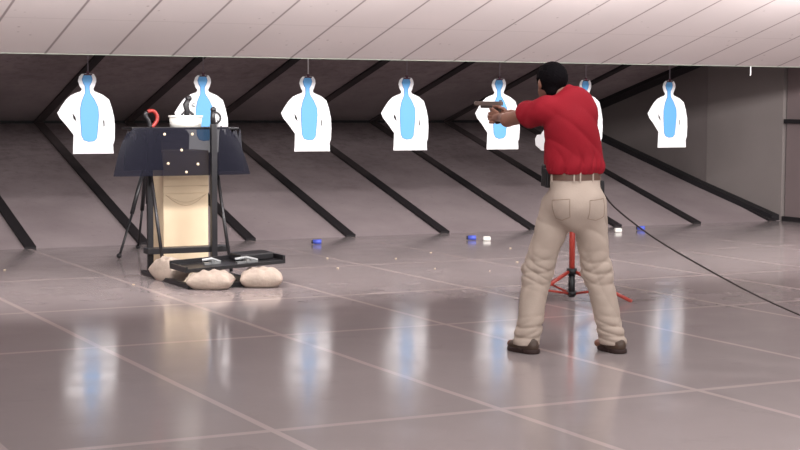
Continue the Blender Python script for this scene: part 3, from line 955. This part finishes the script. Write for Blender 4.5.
def belt_ring(fn, z, z1, off, th, a0=0, a1=2*math.pi, n=72, c=(5.345, 8.20)):
    bm = BM(); rings = []
    closed = abs(a1-a0-2*math.pi) < 1e-3
    for i in range(n+(0 if closed else 1)):
        a = a0+(a1-a0)*i/n; d = (math.cos(a), math.sin(a), 0)
        r = np.linalg.norm(near_surface(fn, (c[0], c[1], (z+z1)/2), d, 0.1)[:2]-np.array(c))
        rings.append([bm.verts.new((c[0]+d[0]*rr-PO[0], c[1]+d[1]*rr-PO[1], zz)) for rr, zz in ((r+off-th, z), (r+off, z), (r+off, z1), (r+off-th, z1))])
    m_ = len(rings)
    for i in range(m_ if closed else m_-1):
        A_, B_ = rings[i], rings[(i+1) % m_]
        for q in range(4): bm.faces.new((A_[q], A_[(q+1) % 4], B_[(q+1) % 4], B_[q]))
    if not closed: bm.faces.new(rings[0]); bm.faces.new(rings[-1][::-1])
    return bm


bt = obj('belt', belt_ring(lambda p: trouser_sdf(np.column_stack([p[:, :2], np.minimum(p[:, 2], 1.088)])), 1.058, 1.102, 0.007, 0.02), M['belt'], man, smooth=False)
tw = lambda p: trouser_sdf(np.column_stack([p[:, :2], np.minimum(p[:, 2], 1.088)]))
for a in (-2.15, -1.87, -3.05, -1.15, -0.2, 0.9, 2.2):
    obj('belt_loop', belt_ring(tw, 1.048, 1.108, 0.011, 0.008, a-0.035, a+0.035, 3), M['khaki'], tr_)
# back pockets and centre seam, lying on the cloth
for a, nm in ((-1.22, 'back_pocket'), (-2.62, 'back_pocket')):
    bm = BM(); pts = []
    for (da, z) in ((-0.33, 0.94), (0.33, 0.95), (0.33, 0.84), (0.0, 0.82), (-0.33, 0.83), (-0.33, 0.94)):
        pts.append((a+da, z))
    P3 = []
    for (q0, q1) in zip(pts, pts[1:]):
        for s_ in range(6):
            aa = q0[0]+(q1[0]-q0[0])*s_/6; z = q0[1]+(q1[1]-q0[1])*s_/6
            P3.append(near_surface(trouser_sdf, (5.345, 8.20, z), (math.cos(aa), math.sin(aa), 0), 0.12)-np.array(PO))
    P3.append(P3[0])
    tube(bm, [Vector(q) for q in P3], 0.0028, 6); obj(nm, bm, M['khakiseam'], tr_, smooth=True)


# shoes
def shoe(ank, yaw):
    a = np.array(ank); R_ = rotz(yaw)
    def f(p, sole=False):
        q = (p-np.array([a[0], a[1], 0]))@R_     # +y = toe
        up_ = sm(0.03, el(q, (0, -0.035, 0.045), (0.047, 0.062, 0.058)), el(q, (0, 0.055, 0.035), (0.047, 0.092, 0.042)), ca(q, (0, -0.01, 0.05), (0, 0.0, 0.11), 0.045, 0.042))
        up_ = np.maximum(up_, 0.018-q[:, 2])
        return up_
    def g(p):
        q = (p-np.array([a[0], a[1], 0]))@R_
        pl2 = np.minimum(np.linalg.norm((q[:, :2]-[0, -0.035])/[0.054, 0.066], axis=1), np.linalg.norm((q[:, :2]-[0.0, 0.055])/[0.053, 0.098], axis=1))
        d2 = (pl2-1)*0.054
        d2 = np.minimum(d2, np.maximum(np.abs(q[:, 0])-0.047, np.abs(q[:, 1]-0.02)-0.05))
        return np.maximum(d2, np.abs(q[:, 2]-0.0135)-0.0135)
    lo = (a[0]-0.25, a[1]-0.25, -0.01); hi = (a[0]+0.25, a[1]+0.25, 0.2)
    s_ = sdf_obj('shoe', f, lo, hi, 0.006, M['shoe'], man, PO, smooth_it=1)
    sdf_obj('sole', g, (lo[0], lo[1], -0.012), hi, 0.0055, M['sole'], s_, PO, smooth_it=0)


shoe(ankL, 0.22); shoe(ankR, 0.02)
# holster on the far hip side seen left of the belt
hs = near_surface(trouser_sdf, (5.345, 8.2, 1.03), (-0.95, 0.25, 0), 0.12)
bm = BM(); box(bm, Vector(hs)-Vector(PO)+Vector((-0.018, 0.0, 0.045)), (0.035, 0.07, 0.12), Matrix.Rotation(0.15, 3, 'X')); box(bm, Vector(hs)-Vector(PO)+Vector((-0.020, 0.012, 0.09)), (0.030, 0.05, 0.07))
o = obj('magazine_pouch', bm, M['blackmetal'], man, bevel=0.008)
rh = near_surface(trouser_sdf, (5.345, 8.2, 1.01), (1, -0.15, 0), 0.12)
bm = BM(); box(bm, Vector(rh)-Vector(PO)+Vector((0.012, 0, -0.0)), (0.03, 0.06, 0.085)); obj('transmitter_pack', bm, M['blackmetal'], man, bevel=0.006)

# pistol, held in both hands
AIM = math.atan2(-GD[0], GD[1])
gn = thing('pistol', 'dark pistol with a lighter slide held out in both hands', 'pistol', Vector(hand), AIM)
bm = BM(); box(bm, (0, 0.098, 0.068), (0.026, 0.24, 0.027)); obj('slide', bm, M['slide'], gn, bevel=0.004)
bm = BM(); box(bm, (0, 0.08, 0.047), (0.024, 0.17, 0.018)); box(bm, (0, 0.012, -0.01), (0.026, 0.046, 0.105), Matrix.Rotation(-0.2, 3, 'X'))
obj('frame', bm, M['gun'], gn, bevel=0.004)
bm = BM(); tube(bm, [(0, 0.035, 0.038), (0, 0.045, 0.016), (0, 0.078, 0.014), (0, 0.088, 0.038)], 0.004, 6); obj('trigger_guard', bm, M['gun'], gn)
bm = BM(); tube(bm, [(0, 0.21, 0.068), (0, 0.228, 0.068)], 0.008, 10); obj('barrel', bm, M['gun'], gn)
bm = BM(); box(bm, (0, 0.205, 0.085), (0.004, 0.008, 0.008)); obj('front_sight', bm, M['gun'], gn)
bm = BM(); box(bm, (0, -0.01, 0.086), (0.018, 0.008, 0.008)); obj('rear_sight', bm, M['gun'], gn)

# cord from the hip to the floor on the right
cp = [Vector(rh)+Vector((0.03, 0, -0.03)), (5.66, 8.2, 0.87), (5.95, 8.2, 0.68), (6.3, 8.15, 0.485), (6.7, 8.1, 0.285), (7.1, 8.0, 0.11), (7.35, 7.8, 0.012), (7.6, 7.3, 0.008), (7.7, 6.6, 0.008)]
bm = BM(); tube(bm, smooth_pts(cp, 8), 0.0055, 8)
tag(obj('cord', bm, M['cord'], smooth=True), 'thin dark cord running from the man\'s right hip down to the floor at right', 'cord')

# ------------------------------------------------------------------ litter on the floor
def blue_cup(loc, rz, label):
    t = thing('plastic_tube', label, 'tube', loc, rz, 'blue caps near the trap')
    bm = BM()
    prof = [(0.0, -0.045), (0.024, -0.045), (0.027, 0.045), (0.022, 0.045), (0.019, -0.038), (0, -0.038)]
    lathe(bm, (0, 0, 0), prof, 16); bmesh.ops.transform(bm, matrix=Matrix.Translation((0, 0, 0.027)) @ Matrix.Rotation(math.pi/2, 4, 'Y'), verts=bm.verts)
    obj('shell', bm, M['bluepl'], t, smooth=True)
    bm = BM(); tube(bm, [(-0.043, 0, 0.027), (-0.062, 0, 0.027)], 0.020, 12); obj('dark_end', bm, M['blackmetal'], t, smooth=True)


blue_cup((6.955, 15.70, 0), -0.4, 'small blue tube alone on the floor, left, below the third target')
blue_cup((8.74, 15.47, 0), -0.5, 'small blue tube lying beside a white block')
blue_cup((11.30, 15.85, 0), -0.6, 'small blue tube right of the man, near the dark cord')
for loc, rz, lb in (((8.86, 15.35, 0.0), -0.45, 'small white block next to a blue tube'), ((10.88, 15.73, 0.0), -0.4, 'small white block just right of the man')):
    bm = BM(); box(bm, (0, 0, 0.024), (0.085, 0.07, 0.048)); o = obj('foam_block', bm, M['white'], bevel=0.012)
    o.location = loc; o.rotation_euler = (0, 0, rz); tag(o, lb, 'block', 'white blocks near the trap')
bm = BM(); tube(bm, [(-0.014, 0, 0.006), (0.010, 0, 0.006), (0.011, 0, 0.006), (0.014, 0, 0.006)], [0.0055, 0.0055, 0.0045, 0.0055], 10)
c0 = obj('cartridge_casing', bm, M['brass'], smooth=True)
spots = [(6.1, 13.3), (6.9, 12.9), (7.25, 12.5), (7.0, 13.9), (7.6, 14.3), (4.0, 12.8), (3.3, 14.4), (8.6, 14.4), (6.4, 14.2), (7.9, 13.1)]
for i, (x, y) in enumerate(spots):
    c = c0 if i == 0 else c0.copy()
    if i: COL.objects.link(c)
    c.location = (x, y, 0); c.rotation_euler = (0, 0, random.uniform(0, 6.28)); c.scale = (0.8, 0.8, 0.8)
    tag(c, 'tiny brass cartridge casing lying on the grey floor', 'casing', 'spent casings on the floor')
